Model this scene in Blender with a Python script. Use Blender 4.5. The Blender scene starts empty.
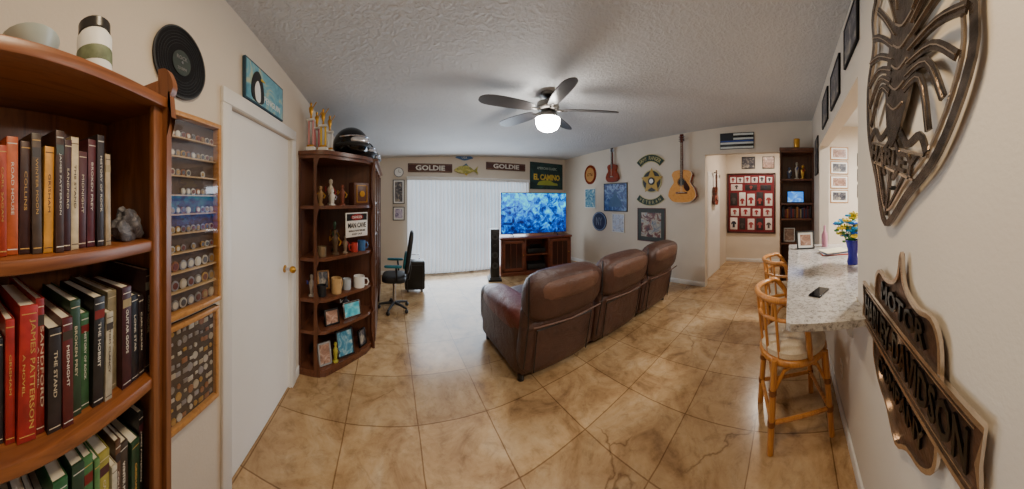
import bpy, bmesh, math, random
from mathutils import Matrix, Vector
random.seed(7)
pi=math.pi
def rad(a): return a*pi/180
def lin(c):
    r=[]
    for v in c[:3]:
        v=v/255.0
        r.append(v/12.92 if v<=.04045 else ((v+.055)/1.055)**2.4)
    return (r[0],r[1],r[2],1.0)
# ---------------------------------------------------------------- materials
MC={}
def base_mat(name):
    m=bpy.data.materials.new(name); m.use_nodes=True
    nt=m.node_tree; b=nt.nodes['Principled BSDF']
    return m,nt,b
def N(nt,t,**k):
    n=nt.nodes.new(t)
    for a,v in k.items(): setattr(n,a,v)
    return n
def coords(nt,scale=(1,1,1),loc=(0,0,0),rot=(0,0,0)):
    tc=N(nt,'ShaderNodeTexCoord'); mp=N(nt,'ShaderNodeMapping')
    nt.links.new(tc.outputs['Object'],mp.inputs['Vector'])
    mp.inputs['Scale'].default_value=scale; mp.inputs['Location'].default_value=loc; mp.inputs['Rotation'].default_value=rot
    return mp.outputs['Vector']
def noise(nt,vec,scale,detail=4,rough=.55,dist=0):
    n=N(nt,'ShaderNodeTexNoise'); nt.links.new(vec,n.inputs['Vector'])
    n.inputs['Scale'].default_value=scale; n.inputs['Detail'].default_value=detail
    n.inputs['Roughness'].default_value=rough; n.inputs['Distortion'].default_value=dist
    return n.outputs['Fac']
def ramp(nt,fac,stops,interp='LINEAR'):
    r=N(nt,'ShaderNodeValToRGB'); nt.links.new(fac,r.inputs['Fac']); cr=r.color_ramp; cr.interpolation=interp
    while len(cr.elements)<len(stops): cr.elements.new(.5)
    for e,(p,c) in zip(cr.elements,stops): e.position=p; e.color=c
    return r.outputs['Color']
def bump(nt,b,h,strength=.3,dist=.01):
    n=N(nt,'ShaderNodeBump'); nt.links.new(h,n.inputs['Height'])
    n.inputs['Strength'].default_value=strength; n.inputs['Distance'].default_value=dist
    nt.links.new(n.outputs['Normal'],b.inputs['Normal'])
def sc(c,k): return (min(c[0]*k,1),min(c[1]*k,1),min(c[2]*k,1),1)
def P(col,rough=.5,metal=0,var=.12,vs=6,em=0,bs=None,spec=None,name=None):
    key=('P',tuple(col),rough,metal,var,vs,em,bs,spec)
    if key in MC: return MC[key]
    m,nt,b=base_mat(name or 'paint_%d_%d_%d'%tuple(int(v) for v in col[:3]))
    c=lin(col); v=coords(nt); f=noise(nt,v,vs)
    colr=ramp(nt,f,[(.3,sc(c,1-var)),(.7,sc(c,1+var))])
    nt.links.new(colr,b.inputs['Base Color'])
    b.inputs['Roughness'].default_value=rough; b.inputs['Metallic'].default_value=metal
    if spec is not None: b.inputs['Specular IOR Level'].default_value=spec
    if em: nt.links.new(colr,b.inputs['Emission Color']); b.inputs['Emission Strength'].default_value=em
    if bs: bump(nt,b,noise(nt,v,bs[0],3),bs[1],.01)
    MC[key]=m; return m
def wood(name,c1,c2,rough=.35,axis=2,scale=1.0):
    if name in MC: return MC[name]
    m,nt,b=base_mat(name); s=[14*scale]*3; s[axis]=1.2*scale
    v=coords(nt,scale=s); f=noise(nt,v,1.6,6,.6,1.2)
    col=ramp(nt,f,[(.3,lin(c1)),(.55,lin(c2)),(.75,lin(c1))])
    nt.links.new(col,b.inputs['Base Color']); b.inputs['Roughness'].default_value=rough
    bump(nt,b,f,.08,.004); MC[name]=m; return m
def art(name,stops,scale=5,rough=.35,em=0,dist=1.5,seed=0):
    if name in MC: return MC[name]
    m,nt,b=base_mat(name); v=coords(nt,loc=(seed,seed*.7,0))
    f=noise(nt,v,scale,5,.6,dist)
    col=ramp(nt,f,[(p,lin(c)) for p,c in stops])
    nt.links.new(col,b.inputs['Base Color']); b.inputs['Roughness'].default_value=rough
    if em: nt.links.new(col,b.inputs['Emission Color']); b.inputs['Emission Strength'].default_value=em
    MC[name]=m; return m
def wall_mat():
    m,nt,b=base_mat('wall_paint'); v=coords(nt); f=noise(nt,v,1.3,3)
    nt.links.new(ramp(nt,f,[(.3,lin((212,200,184))),(.7,lin((220,209,193)))]),b.inputs['Base Color'])
    b.inputs['Roughness'].default_value=.75; bump(nt,b,noise(nt,v,70,3),.22,.004); return m
def ceil_mat():
    m,nt,b=base_mat('ceiling_knockdown'); v=coords(nt)
    nt.links.new(ramp(nt,noise(nt,v,1.3,3),[(.3,lin((202,204,206))),(.7,lin((212,213,214)))]),b.inputs['Base Color'])
    b.inputs['Roughness'].default_value=.85
    f=noise(nt,v,28,4,.6,.6); f2=ramp(nt,f,[(.42,(0,0,0,1)),(.6,(1,1,1,1))])
    bump(nt,b,f2,.7,.008); return m
def floor_mat():
    m,nt,b=base_mat('stained_concrete_tile'); v=coords(nt,loc=(-.2,-.25,0))
    nz=N(nt,'ShaderNodeTexNoise'); nt.links.new(v,nz.inputs['Vector']); nz.inputs['Scale'].default_value=4; nz.inputs['Detail'].default_value=4
    aw=N(nt,'ShaderNodeVectorMath',operation='SCALE'); aw.inputs['Scale'].default_value=.014; nt.links.new(nz.outputs['Color'],aw.inputs[0])
    adw=N(nt,'ShaderNodeVectorMath',operation='ADD'); nt.links.new(v,adw.inputs[0]); nt.links.new(aw.outputs[0],adw.inputs[1])
    br=N(nt,'ShaderNodeTexBrick'); nt.links.new(adw.outputs[0],br.inputs['Vector'])
    br.offset=0; br.squash=1
    br.inputs['Scale'].default_value=1; br.inputs['Brick Width'].default_value=.5; br.inputs['Row Height'].default_value=.5
    br.inputs['Mortar Size'].default_value=.005; br.inputs['Mortar Smooth'].default_value=.4; br.inputs['Bias'].default_value=0
    br.inputs['Color1'].default_value=(.76,.76,.76,1); br.inputs['Color2'].default_value=(1.0,1.0,1.0,1); br.inputs['Mortar'].default_value=(.44,.38,.32,1)
    f=noise(nt,v,2.6,9,.66,.9)
    col=ramp(nt,f,[(.28,lin((132,102,72))),(.42,lin((178,142,100))),(.54,lin((198,164,120))),(.72,lin((214,186,148)))])
    f2=noise(nt,v,11,8,.72,.5); c2=ramp(nt,f2,[(.33,(.68,.65,.62,1)),(.5,(.94,.93,.92,1)),(.62,(1,1,1,1))])
    mx=N(nt,'ShaderNodeMixRGB',blend_type='MULTIPLY'); mx.inputs['Fac'].default_value=1
    nt.links.new(col,mx.inputs['Color1']); nt.links.new(c2,mx.inputs['Color2'])
    mx2=N(nt,'ShaderNodeMixRGB',blend_type='MULTIPLY'); mx2.inputs['Fac'].default_value=1
    nt.links.new(mx.outputs[0],mx2.inputs['Color1']); nt.links.new(br.outputs['Color'],mx2.inputs['Color2'])
    av=N(nt,'ShaderNodeVectorMath',operation='SCALE'); av.inputs['Scale'].default_value=.22; nt.links.new(nz.outputs['Color'],av.inputs[0])
    ad=N(nt,'ShaderNodeVectorMath',operation='ADD'); nt.links.new(v,ad.inputs[0]); nt.links.new(av.outputs[0],ad.inputs[1])
    vo=N(nt,'ShaderNodeTexVoronoi',feature='DISTANCE_TO_EDGE'); vo.inputs['Scale'].default_value=.9; nt.links.new(ad.outputs[0],vo.inputs['Vector'])
    cr=ramp(nt,vo.outputs['Distance'],[(0,(.5,.44,.38,1)),(.006,(1,1,1,1))])
    mk=ramp(nt,noise(nt,v,1.1,2),[(.46,(0,0,0,1)),(.54,(1,1,1,1))])
    mx3=N(nt,'ShaderNodeMixRGB',blend_type='MULTIPLY'); nt.links.new(mk,mx3.inputs['Fac'])
    nt.links.new(mx2.outputs[0],mx3.inputs['Color1']); nt.links.new(cr,mx3.inputs['Color2'])
    nt.links.new(mx3.outputs[0],b.inputs['Base Color'])
    b.inputs['Roughness'].default_value=.22
    bump(nt,b,f2,.05,.004)
    return m
def leather_mat(name,col):
    m,nt,b=base_mat(name); v=coords(nt); c=lin(col)
    nt.links.new(ramp(nt,noise(nt,v,4,5,.6),[(.3,sc(c,.75)),(.7,sc(c,1.25))]),b.inputs['Base Color'])
    b.inputs['Roughness'].default_value=.36
    vo=N(nt,'ShaderNodeTexVoronoi'); vo.inputs['Scale'].default_value=120; nt.links.new(v,vo.inputs['Vector'])
    a=N(nt,'ShaderNodeMath',operation='ADD'); nt.links.new(vo.outputs['Distance'],a.inputs[0])
    mm=N(nt,'ShaderNodeMath',operation='MULTIPLY'); nt.links.new(noise(nt,v,7,3,.5,1),mm.inputs[0]); mm.inputs[1].default_value=6
    nt.links.new(mm.outputs[0],a.inputs[1]); bump(nt,b,a.outputs[0],.4,.007); return m
def granite_mat():
    m,nt,b=base_mat('granite_top'); v=coords(nt)
    f=noise(nt,v,34,10,.8,.5)
    c1=ramp(nt,f,[(.34,lin((76,72,70))),(.44,lin((156,148,142))),(.53,lin((200,194,186))),(.62,lin((180,172,162))),(.72,lin((110,102,96)))])
    c2=ramp(nt,noise(nt,v,4,5,.6,1.5),[(.35,(.78,.77,.76,1)),(.6,(1,1,1,1))])
    mx=N(nt,'ShaderNodeMixRGB',blend_type='MULTIPLY'); mx.inputs['Fac'].default_value=1; nt.links.new(c1,mx.inputs['Color1']); nt.links.new(c2,mx.inputs['Color2'])
    nt.links.new(mx.outputs[0],b.inputs['Base Color'])
    b.inputs['Roughness'].default_value=.12; return m
def pane_mat():
    m,nt,b=base_mat('display_glass'); nt.nodes.remove(b)
    out=[n for n in nt.nodes if n.type=='OUTPUT_MATERIAL'][0]
    tr=N(nt,'ShaderNodeBsdfTransparent'); gl=N(nt,'ShaderNodeBsdfGlossy'); gl.inputs['Roughness'].default_value=.04
    mx=N(nt,'ShaderNodeMixShader'); mx.inputs[0].default_value=.13
    nt.links.new(tr.outputs[0],mx.inputs[1]); nt.links.new(gl.outputs[0],mx.inputs[2]); nt.links.new(mx.outputs[0],out.inputs['Surface'])
    return m
WALL=wall_mat(); CEIL=ceil_mat(); FLOOR=floor_mat(); GRAN=granite_mat(); PANE=pane_mat()
LEA=leather_mat('leather_brown',(70,44,35)); LEA2=leather_mat('leather_brown_light',(100,69,55)); LEAR=leather_mat('leather_arm_maroon',(100,44,34))
TRIM=P((230,228,224),.4,var=.02,name='white_trim'); DOORM=P((236,234,230),.45,var=.02,vs=3)
BOOKW=wood('bookcase_wood',(88,50,28),(130,80,46)); BOOKWX=wood('bookcase_wood_h',(98,54,28),(140,84,46),axis=0)
CABW=wood('cabinet_wood',(66,38,26),(100,60,40)); CABH=wood('cabinet_wood_h',(74,42,28),(110,66,44),axis=1)
STW=wood('stand_wood',(84,40,26),(126,66,42),axis=0)
OAK=wood('oak_frame',(160,108,58),(194,140,78)); RAT=wood('rattan',(166,102,46),(210,144,76),rough=.3)
SPRUCE=wood('spruce_top',(206,134,60),(230,166,90),rough=.2); ROSE=wood('rosewood',(60,26,16),(92,40,24),rough=.25); VIOL=wood('violin_red',(96,28,14),(148,52,22),rough=.2)
BLACK=P((16,16,17),.4,var=.1); BLK2=P((30,30,32),.55); GLOSSB=P((10,10,12),.12); DKG=P((60,62,64),.45)
WHITE=P((235,235,232),.5,var=.03); GOLD=P((200,150,60),.3,metal=.8); CHROME=P((200,200,205),.18,metal=1.0); STEEL=P((112,102,94),.26,metal=.95,var=.5,vs=22,bs=(60,.25))
RED=P((150,24,26),.45); NAVY=P((24,32,72),.5); BLUE=P((30,70,160),.4); TEAL=P((30,120,140),.5)
CREAM=P((226,214,190),.7); PAPER=P((236,230,214),.8); YEL=P((226,190,40),.5); PINK=P((214,150,150),.5); GREY=P((130,130,132),.6)
# ---------------------------------------------------------------- mesh builder
def T(x,y,z): return Matrix.Translation((x,y,z))
def R(a,ax): return Matrix.Rotation(rad(a),4,ax)
class B:
    def __init__(s,name): s.name=name; s.bm=bmesh.new(); s.mats=[]
    def mi(s,m):
        if m not in s.mats: s.mats.append(m)
        return s.mats.index(m)
    def merge(s,t,mat,M=None,smooth=True,fix=True):
        if M is not None: bmesh.ops.transform(t,matrix=M,verts=t.verts)
        if fix: bmesh.ops.recalc_face_normals(t,faces=t.faces)
        i=s.mi(mat)
        for f in t.faces: f.material_index=i; f.smooth=smooth
        for e in t.edges:
            if len(e.link_faces)==2:
                try: e.smooth = e.calc_face_angle()<rad(42)
                except Exception: pass
        me=bpy.data.meshes.new('t'); t.to_mesh(me); t.free(); s.bm.from_mesh(me); bpy.data.meshes.remove(me)
    def box(s,c,d,mat,bev=0,seg=2,M=None):
        t=bmesh.new(); bmesh.ops.create_cube(t,size=1)
        bmesh.ops.scale(t,vec=d,verts=t.verts)
        if bev: bmesh.ops.bevel(t,geom=t.edges[:],offset=min(bev,min(d)*.49),segments=seg,profile=.5,affect='EDGES')
        bmesh.ops.translate(t,vec=c,verts=t.verts); s.merge(t,mat,M)
    def bx(s,x0,x1,y0,y1,z0,z1,mat,bev=0,seg=2,M=None):
        s.box(((x0+x1)/2,(y0+y1)/2,(z0+z1)/2),(abs(x1-x0),abs(y1-y0),abs(z1-z0)),mat,bev,seg,M)
    def quad(s,x0,x1,y0,y1,z,mat,M=None):
        t=bmesh.new(); t.faces.new([t.verts.new(p) for p in ((x0,y0,z),(x1,y0,z),(x1,y1,z),(x0,y1,z))]); s.merge(t,mat,M,smooth=False,fix=False)
    def pillow(s,c,d,mat,M=None,seg=6,q=4.5):
        t=bmesh.new(); bmesh.ops.create_cube(t,size=2); bmesh.ops.subdivide_edges(t,edges=t.edges[:],cuts=seg,use_grid_fill=True)
        for v in t.verts:
            p=v.co.copy(); r=(abs(p.x)**q+abs(p.y)**q+abs(p.z)**q)**(1/q)
            v.co=p/r if r else p
        bmesh.ops.scale(t,vec=(d[0]/2,d[1]/2,d[2]/2),verts=t.verts); bmesh.ops.translate(t,vec=c,verts=t.verts); s.merge(t,mat,M)
    def cyl(s,c,r,h,mat,r2=None,seg=24,M=None,ax='z'):
        t=bmesh.new(); bmesh.ops.create_cone(t,cap_ends=True,segments=seg,radius1=r,radius2=r if r2 is None else r2,depth=h)
        if ax=='x': bmesh.ops.rotate(t,cent=(0,0,0),matrix=Matrix.Rotation(pi/2,3,'Y'),verts=t.verts)
        if ax=='y': bmesh.ops.rotate(t,cent=(0,0,0),matrix=Matrix.Rotation(-pi/2,3,'X'),verts=t.verts)
        bmesh.ops.translate(t,vec=c,verts=t.verts); s.merge(t,mat,M)
    def sph(s,c,r,mat,scl=(1,1,1),seg=16,M=None):
        t=bmesh.new(); bmesh.ops.create_uvsphere(t,u_segments=seg,v_segments=max(6,seg//2+2),radius=r)
        bmesh.ops.scale(t,vec=scl,verts=t.verts); bmesh.ops.translate(t,vec=c,verts=t.verts); s.merge(t,mat,M)
    def lathe(s,prof,mat,c=(0,0,0),seg=24,M=None):
        t=bmesh.new(); rings=[]
        for r,z in prof:
            if r<1e-5: rings.append([t.verts.new((c[0],c[1],c[2]+z))])
            else: rings.append([t.verts.new((c[0]+r*math.cos(2*pi*i/seg),c[1]+r*math.sin(2*pi*i/seg),c[2]+z)) for i in range(seg)])
        for a,b in zip(rings,rings[1:]):
            for i in range(seg):
                j=(i+1)%seg
                if len(a)==1 and len(b)==1: continue
                if len(a)==1: t.faces.new((a[0],b[i],b[j]))
                elif len(b)==1: t.faces.new((a[i],a[j],b[0]))
                else: t.faces.new((a[i],a[j],b[j],b[i]))
        if len(rings[0])>1: t.faces.new(rings[0][::-1])
        if len(rings[-1])>1: t.faces.new(rings[-1])
        s.merge(t,mat,M)
    def tube(s,pts,r,mat,seg=8,closed=False,M=None):
        t=bmesh.new(); P_=[Vector(p) for p in pts]; n=len(P_); rings=[]
        rr=r if isinstance(r,(list,tuple)) else [r]*n
        up=None
        for i in range(n):
            a=P_[(i-1)%n] if (closed or i>0) else P_[i]; b=P_[(i+1)%n] if (closed or i<n-1) else P_[i]
            d=(b-a).normalized()
            if up is None: up=d.orthogonal().normalized()
            u=(up-d*up.dot(d)); u=u.normalized() if u.length>1e-5 else d.orthogonal().normalized(); up=u; w=d.cross(u)
            rings.append([t.verts.new(P_[i]+(u*math.cos(2*pi*k/seg)+w*math.sin(2*pi*k/seg))*rr[i]) for k in range(seg)])
        rng=range(n) if closed else range(n-1)
        for i in rng:
            A=rings[i]; C=rings[(i+1)%n]
            for k in range(seg): t.faces.new((A[k],A[(k+1)%seg],C[(k+1)%seg],C[k]))
        if not closed: t.faces.new(rings[0][::-1]); t.faces.new(rings[-1])
        s.merge(t,mat,M)
    def prism(s,pts,z0,z1,mat,M=None,bev=0):
        t=bmesh.new(); a=[t.verts.new((p[0],p[1],z0)) for p in pts]; b=[t.verts.new((p[0],p[1],z1)) for p in pts]
        t.faces.new(a[::-1]); t.faces.new(b); n=len(pts)
        for i in range(n): t.faces.new((a[i],a[(i+1)%n],b[(i+1)%n],b[i]))
        s.merge(t,mat,M)
    def ribbon(s,pts,w,z0,z1,mat,closed=False,M=None):
        n=len(pts); L=[];Rr=[]
        for i in range(n):
            a=pts[(i-1)%n] if (closed or i>0) else pts[i]; b=pts[(i+1)%n] if (closed or i<n-1) else pts[i]
            d=Vector((b[0]-a[0],b[1]-a[1])); d=d.normalized() if d.length>0 else Vector((1,0)); nn=Vector((-d.y,d.x))*w/2
            L.append((pts[i][0]+nn.x,pts[i][1]+nn.y)); Rr.append((pts[i][0]-nn.x,pts[i][1]-nn.y))
        t=bmesh.new(); q=[]
        for i in range(n): q.append([t.verts.new((*L[i],z0)),t.verts.new((*Rr[i],z0)),t.verts.new((*Rr[i],z1)),t.verts.new((*L[i],z1))])
        for i in (range(n) if closed else range(n-1)):
            a=q[i]; b=q[(i+1)%n]
            for k in range(4): t.faces.new((a[k],a[(k+1)%4],b[(k+1)%4],b[k]))
        if not closed: t.faces.new(q[0]); t.faces.new(q[-1][::-1])
        s.merge(t,mat,M)
    def text(s,body,cx,cy,w,h,z,mat,depth=.002,M=None,bold=0):
        cu=bpy.data.curves.new('t','FONT'); cu.body=body; cu.size=1; cu.extrude=.02; cu.resolution_u=2; cu.offset=bold
        ob=bpy.data.objects.new('t',cu); bpy.context.collection.objects.link(ob)
        dg=bpy.context.evaluated_depsgraph_get(); me=bpy.data.meshes.new_from_object(ob.evaluated_get(dg))
        t=bmesh.new(); t.from_mesh(me); bpy.data.objects.remove(ob); bpy.data.curves.remove(cu); bpy.data.meshes.remove(me)
        if not t.verts: t.free(); return
        xs=[v.co.x for v in t.verts]; ys=[v.co.y for v in t.verts]
        x0,x1,y0,y1=min(xs),max(xs),min(ys),max(ys); kx=w/(x1-x0); ky=h/(y1-y0)
        for v in t.verts:
            v.co=Vector((cx+(v.co.x-(x0+x1)/2)*kx, cy+(v.co.y-(y0+y1)/2)*ky, z+(depth if v.co.z>0 else 0)))
        s.merge(t,mat,M,smooth=False,fix=False)
    def finish(s,M=None):
        me=bpy.data.meshes.new(s.name); s.bm.to_mesh(me); s.bm.free()
        for m in s.mats: me.materials.append(m)
        o=bpy.data.objects.new(s.name,me); bpy.context.collection.objects.link(o)
        if M is not None: o.matrix_world=M
        return o
def fr(x,y,z,loc):
    m=Matrix.Identity(4)
    for i,a in enumerate((x,y,z)):
        for j in range(3): m[j][i]=a[j]
    for j in range(3): m[j][3]=loc[j]
    return m
XL,YB,XR,YN=-.8,5.27,4.31,-.37
E0=.002
def onL(Y,Z,off=0): return fr((0,1,0),(0,0,1),(1,0,0),(XL+off+E0,Y,Z))
def onB(X,Z,off=0): return fr((1,0,0),(0,0,1),(0,-1,0),(X,YB-off-E0,Z))
def onR(Y,Z,off=0,X=XR): return fr((0,-1,0),(0,0,1),(-1,0,0),(X-off-E0,Y,Z))
def onN(X,Z,off=0): return fr((-1,0,0),(0,0,1),(0,1,0),(X,YN+off+E0,Z))
def cz(x,y): return 2.68+.046*x-.05*y
def spl(pts,n=6,closed=False):
    out=[];m=len(pts); g=lambda i: pts[i%m] if closed else pts[max(0,min(m-1,i))]
    for i in range(m if closed else m-1):
        p0,p1,p2,p3=[Vector(g(i+k)) for k in (-1,0,1,2)]
        for j in range(n):
            t=j/n; out.append(tuple(.5*((2*p1)+(p2-p0)*t+(2*p0-5*p1+4*p2-p3)*t*t+(3*p1-p0-3*p2+p3)*t**3)))
    if not closed: out.append(tuple(pts[-1]))
    return out
def circ(r,n=32,cx=0,cy=0,a0=0,a1=360):
    full=abs(a1-a0)>=360
    return [(cx+r*math.cos(rad(a0+(a1-a0)*i/(n if full else n-1))),cy+r*math.sin(rad(a0+(a1-a0)*i/(n if full else n-1)))) for i in range(n)]
# ---------------------------------------------------------------- room shell
def wall(name,x0,x1,y0,y1,ops=(),axis='y',z0=0):
    b=B(name)
    def piece(a0,a1,zb,zt):
        t=bmesh.new(); bmesh.ops.create_cube(t,size=1)
        for v in t.verts:
            if axis=='y': x=x0 if v.co.x<0 else x1; y=a0 if v.co.y<0 else a1
            else: x=a0 if v.co.x<0 else a1; y=y0 if v.co.y<0 else y1
            z=zb if v.co.z<0 else (cz(x,y)+.01 if zt is None else zt)
            v.co=(x,y,z)
        b.merge(t,WALL,smooth=False)
    lo,hi=(y0,y1) if axis=='y' else (x0,x1); cur=lo
    for (a,c,zb,zt) in sorted(ops):
        if a>cur: piece(cur,a,z0,None)
        if zb>0: piece(a,c,z0,zb)
        piece(a,c,zt,None); cur=c
    if cur<hi: piece(cur,hi,z0,None)
    return b.finish()
b=B('floor'); b.bx(-.92,6.5,-3.1,5.45,-.1,0,FLOOR); b.finish()
b=B('ceiling'); t=bmesh.new(); bmesh.ops.create_cube(t,size=1)
for v in t.verts:
    x=-.95 if v.co.x<0 else 6.5; y=-3.1 if v.co.y<0 else 5.45; v.co=(x,y,cz(x,y)+(0 if v.co.z<0 else .1))
b.merge(t,CEIL,smooth=False); b.finish()
wall('wall_left',XL-.12,XL,-3.0,YB+.12,[(1.10,1.95,0,2.05)])
wall('wall_back',XL,XR+.12,YB,YB+.12,[(.45,3.07,0,2.0)],axis='x')
wall('wall_right',XR,XR+.12,YN,YB,[(.18,1.50,0,2.36)])
wall('wall_near',XL,XR+.12,YN-.12,YN,[(1.37,3.25,.96,2.24)],axis='x')
wall('wall_hall_side',XR+.12,6.3,1.62,1.74,axis='x'); wall('wall_hall_far',6.3,6.42,-.49,1.74)
wall('wall_hall_near',XR+.12,6.3,-.49,-.37,axis='x')
wall('wall_kitchen_far',4.75,4.87,-3.0,-.49); wall('wall_kitchen_back',XL,4.87,-3.1,-3.0,axis='x')
b=B('door_1'); b.bx(XL-.06,XL-.02,1.105,1.945,.01,2.045,DOORM)
b.cyl((XL+.02,1.87,1.0),.012,.08,CHROME,ax='x'); b.sph((XL+.05,1.87,1.0),.028,GOLD); b.cyl((XL-.018,1.87,1.0),.03,.006,GOLD,ax='x'); b.finish()
b=B('trim_1')
for y0,y1 in ((1.02,1.10),(1.95,2.03)): b.bx(XL-.001,XL+.018,y0,y1,0,2.05,TRIM,.005)
b.bx(XL-.001,XL+.02,1.02,2.03,2.05,2.13,TRIM,.005)
b.bx(XL-.1,XL,1.10,1.105,0,2.05,TRIM);b.bx(XL-.1,XL,1.945,1.95,0,2.05,TRIM); b.finish()
def bb(name,*segs):
    b=B(name)
    for s in segs: b.bx(*s,0,.085,TRIM,.004)
    b.finish()
bb('baseboard_left',(XL,XL+.014,.45,1.02),(XL,XL+.014,2.03,2.12)); bb('baseboard_back',(XL,.45,YB-.014,YB),(3.07,XR,YB-.014,YB))
bb('baseboard_right',(XR-.014,XR,1.5,YB)); bb('baseboard_near',(-.2,3.95,YN,YN+.014))
bb('baseboard_hall',(6.286,6.3,-.37,1.62))
b=B('door_2'); b.bx(4.75,5.55,1.59,1.615,.01,2.05,DOORM)
for x0,x1 in((4.68,4.75),(5.55,5.62)): b.bx(x0,x1,1.60,1.62,0,2.12,TRIM)
b.bx(4.68,5.62,1.60,1.62,2.05,2.12,TRIM); b.finish()
b=B('wall_outlet'); b.bx(-.036,.036,0,.115,0,.006,WHITE,.002)
for z in(.035,.08): b.cyl((0,z,.006),.016,.003,CREAM,seg=16); b.box((-.005,z,.008),(.002,.009,.001),BLACK); b.box((.005,z,.008),(.002,.009,.001),BLACK)
b.finish(onN(1.80,.28))
GL=P((200,215,225),.05,name='glass',em=.4)  # opaque pane; its emission stands in for daylight outside
b=B('window_1')
for x0,x1 in((.45,.51),(1.73,1.79),(3.01,3.07)): b.bx(x0,x1,YB+.03,YB+.09,0,2.0,WHITE)
b.bx(.45,3.07,YB+.03,YB+.09,1.94,2.0,WHITE); b.bx(.45,3.07,YB+.03,YB+.09,0,.06,WHITE); b.bx(.5,3.02,YB+.055,YB+.065,.05,1.95,GL); b.finish()
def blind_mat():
    m,nt,bs=base_mat('blind_vinyl_glow'); v=coords(nt)
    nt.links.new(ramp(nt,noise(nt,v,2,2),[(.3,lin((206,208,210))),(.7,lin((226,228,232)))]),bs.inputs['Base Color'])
    bs.inputs['Roughness'].default_value=.6; bs.inputs['Emission Color'].default_value=(.78,.89,1,1); bs.inputs['Emission Strength'].default_value=.5  # vinyl given a cool glow of its own, imitating daylight through the slats
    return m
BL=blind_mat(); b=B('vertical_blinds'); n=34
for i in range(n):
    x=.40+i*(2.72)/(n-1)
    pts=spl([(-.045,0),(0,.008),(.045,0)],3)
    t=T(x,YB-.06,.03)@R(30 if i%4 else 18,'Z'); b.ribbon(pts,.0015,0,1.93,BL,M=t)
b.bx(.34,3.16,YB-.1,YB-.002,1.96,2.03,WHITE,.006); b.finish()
# ---------------------------------------------------------------- bookcase
W=.78; DP=.235; ZT=1.825
BM=fr((-.2438,.9698,0),(-.9698,-.2438,0),(0,0,1),(-.359,-.302,0))
SH=[(ZT),(1.444),(1.085),(.71),(.36),(.08)]
b=B('bookcase')
b.bx(0,.022,0,DP,0,ZT,BOOKW,.003); b.bx(W-.022,W,0,DP,0,1.88,BOOKW,.003)
b.bx(.02,W-.02,DP-.008,DP,0,ZT,BOOKW)
for i,z in enumerate(SH): b.bx(.018 if i else 0,W-.018,0 if i else -.02,DP-.005,z-.028,z,BOOKWX,.004)
st=[(0,0),(.05,0),(.055,.06),(.035,.1),(.03,.16),(.03,1.72),(.045,1.77),(.03,1.81),(.05,1.85),(.03,1.90),(0,1.91)]
b.prism([(x,z) for x,z in spl(st,4)],0,.022,BOOKW,M=fr((0,-1,0),(0,0,1),(-1,0,0),(W,0.01,0)))
b.bx(W-.06,W-.02,-.006,.012,.0,ZT-.01,BOOKW,.005)
b.bx(.02,W-.02,-.004,.01,0,.06,BOOKWX); b.finish(BM)
titles=['THE HOBBIT','MIDNIGHT','JAMES PATTERSON','COLLINS','LONE STAR','TOM CLANCY','BROKEN PREY','SANDFORD','WINTER MOON','CARL SAGAN','ATLAS','HISTORY OF ROCK','THE STAND','GRISHAM','ROAD HOUSE','GUITAR GODS']
cols=[(120,34,26),(160,100,40),(40,36,40),(96,24,28),(150,134,96),(50,60,52),(70,32,40),(26,42,76),(130,58,32),(60,52,46),(150,146,132),(110,20,20)]
def books(name,x0,x1,z,hmin,hmax,pal,seed,tmin=.018,tmax=.04,big=(),pos=False):
    rnd=random.Random(seed); b=B(name); x=x0; k=0
    while x<x1-.015:
        w=min(rnd.uniform(tmin,tmax),x1-x); h=rnd.uniform(hmin,hmax); d=rnd.uniform(.13,.165); y0=rnd.uniform(.02,.045)
        c=pal[k%len(pal)]
        if pos: c=pal[min(len(pal)-1,int((x-x0)/(x1-x0)*len(pal)))]
        m=P(c,.42,var=.3,vs=30); lean=rnd.choice([0,0,.8,1.2,-.6]); M=T(x+w/2,0,z)@R(lean,'Y')
        t=.0022
        b.bx(-w/2+.0008,-w/2+t,y0,y0+d,0,h,m,M=M); b.bx(w/2-t,w/2-.0008,y0,y0+d,0,h,m,M=M)
        b.box((0,y0+.003,h/2),(w-.0016,.008,h),m,.003,2,M=M)
        b.bx(-w/2+t,w/2-t,y0+.005,y0+d-.004,.003,h-.004,PAPER,M=M)
        tm=fr((0,0,-1),(1,0,0),(0,-1,0),(0,y0-.0012,h*.5))
        dark=sum(c)<380
        lc=P(rnd.choice([(200,186,160),(190,150,80),(215,210,200)]) if dark else (60,40,32),.5,var=.2)
        ttl=titles[(k*5+seed)%len(titles)]
        if w>.018:
            if k in big:
                b.text(ttl,0,w*.18,min(h*.8,.02*len(ttl)),w*.34,0,lc,.0006,M=M@tm); b.text('A NOVEL',0,-w*.24,h*.3,w*.14,0,lc,.0006,M=M@tm)
            else: b.text(ttl,-h*.06,0,min(h*.5,.008*len(ttl)+.02),w*.24,0,lc,.0006,M=M@tm)
        for q in (.05,.94): b.box((0,y0-.0006,h*q),(w*.8,.001,.0018),lc,M=M)
        if rnd.random()<.3: b.box((0,y0-.0006,h*.84),(w*.86,.0012,h*.08),P(rnd.choice(cols),.4),M=M)
        x+=w+.001; k+=1
    return b.finish(BM)
books('row_of_books',.03,.60,1.4445,.205,.262,[(70,40,30),(90,30,26),(50,30,26),(130,46,26),(60,46,38),(60,36,30),(140,50,26),(96,40,30),(150,50,28),(166,76,36),(120,40,30),(170,62,32),(156,56,32),(176,84,42),(60,34,30),(74,60,50),(204,146,60),(64,42,34),(60,30,34),(196,180,148),(74,34,36),(84,36,44),(44,36,38),(160,142,114)],3,.017,.026,pos=True)
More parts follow.
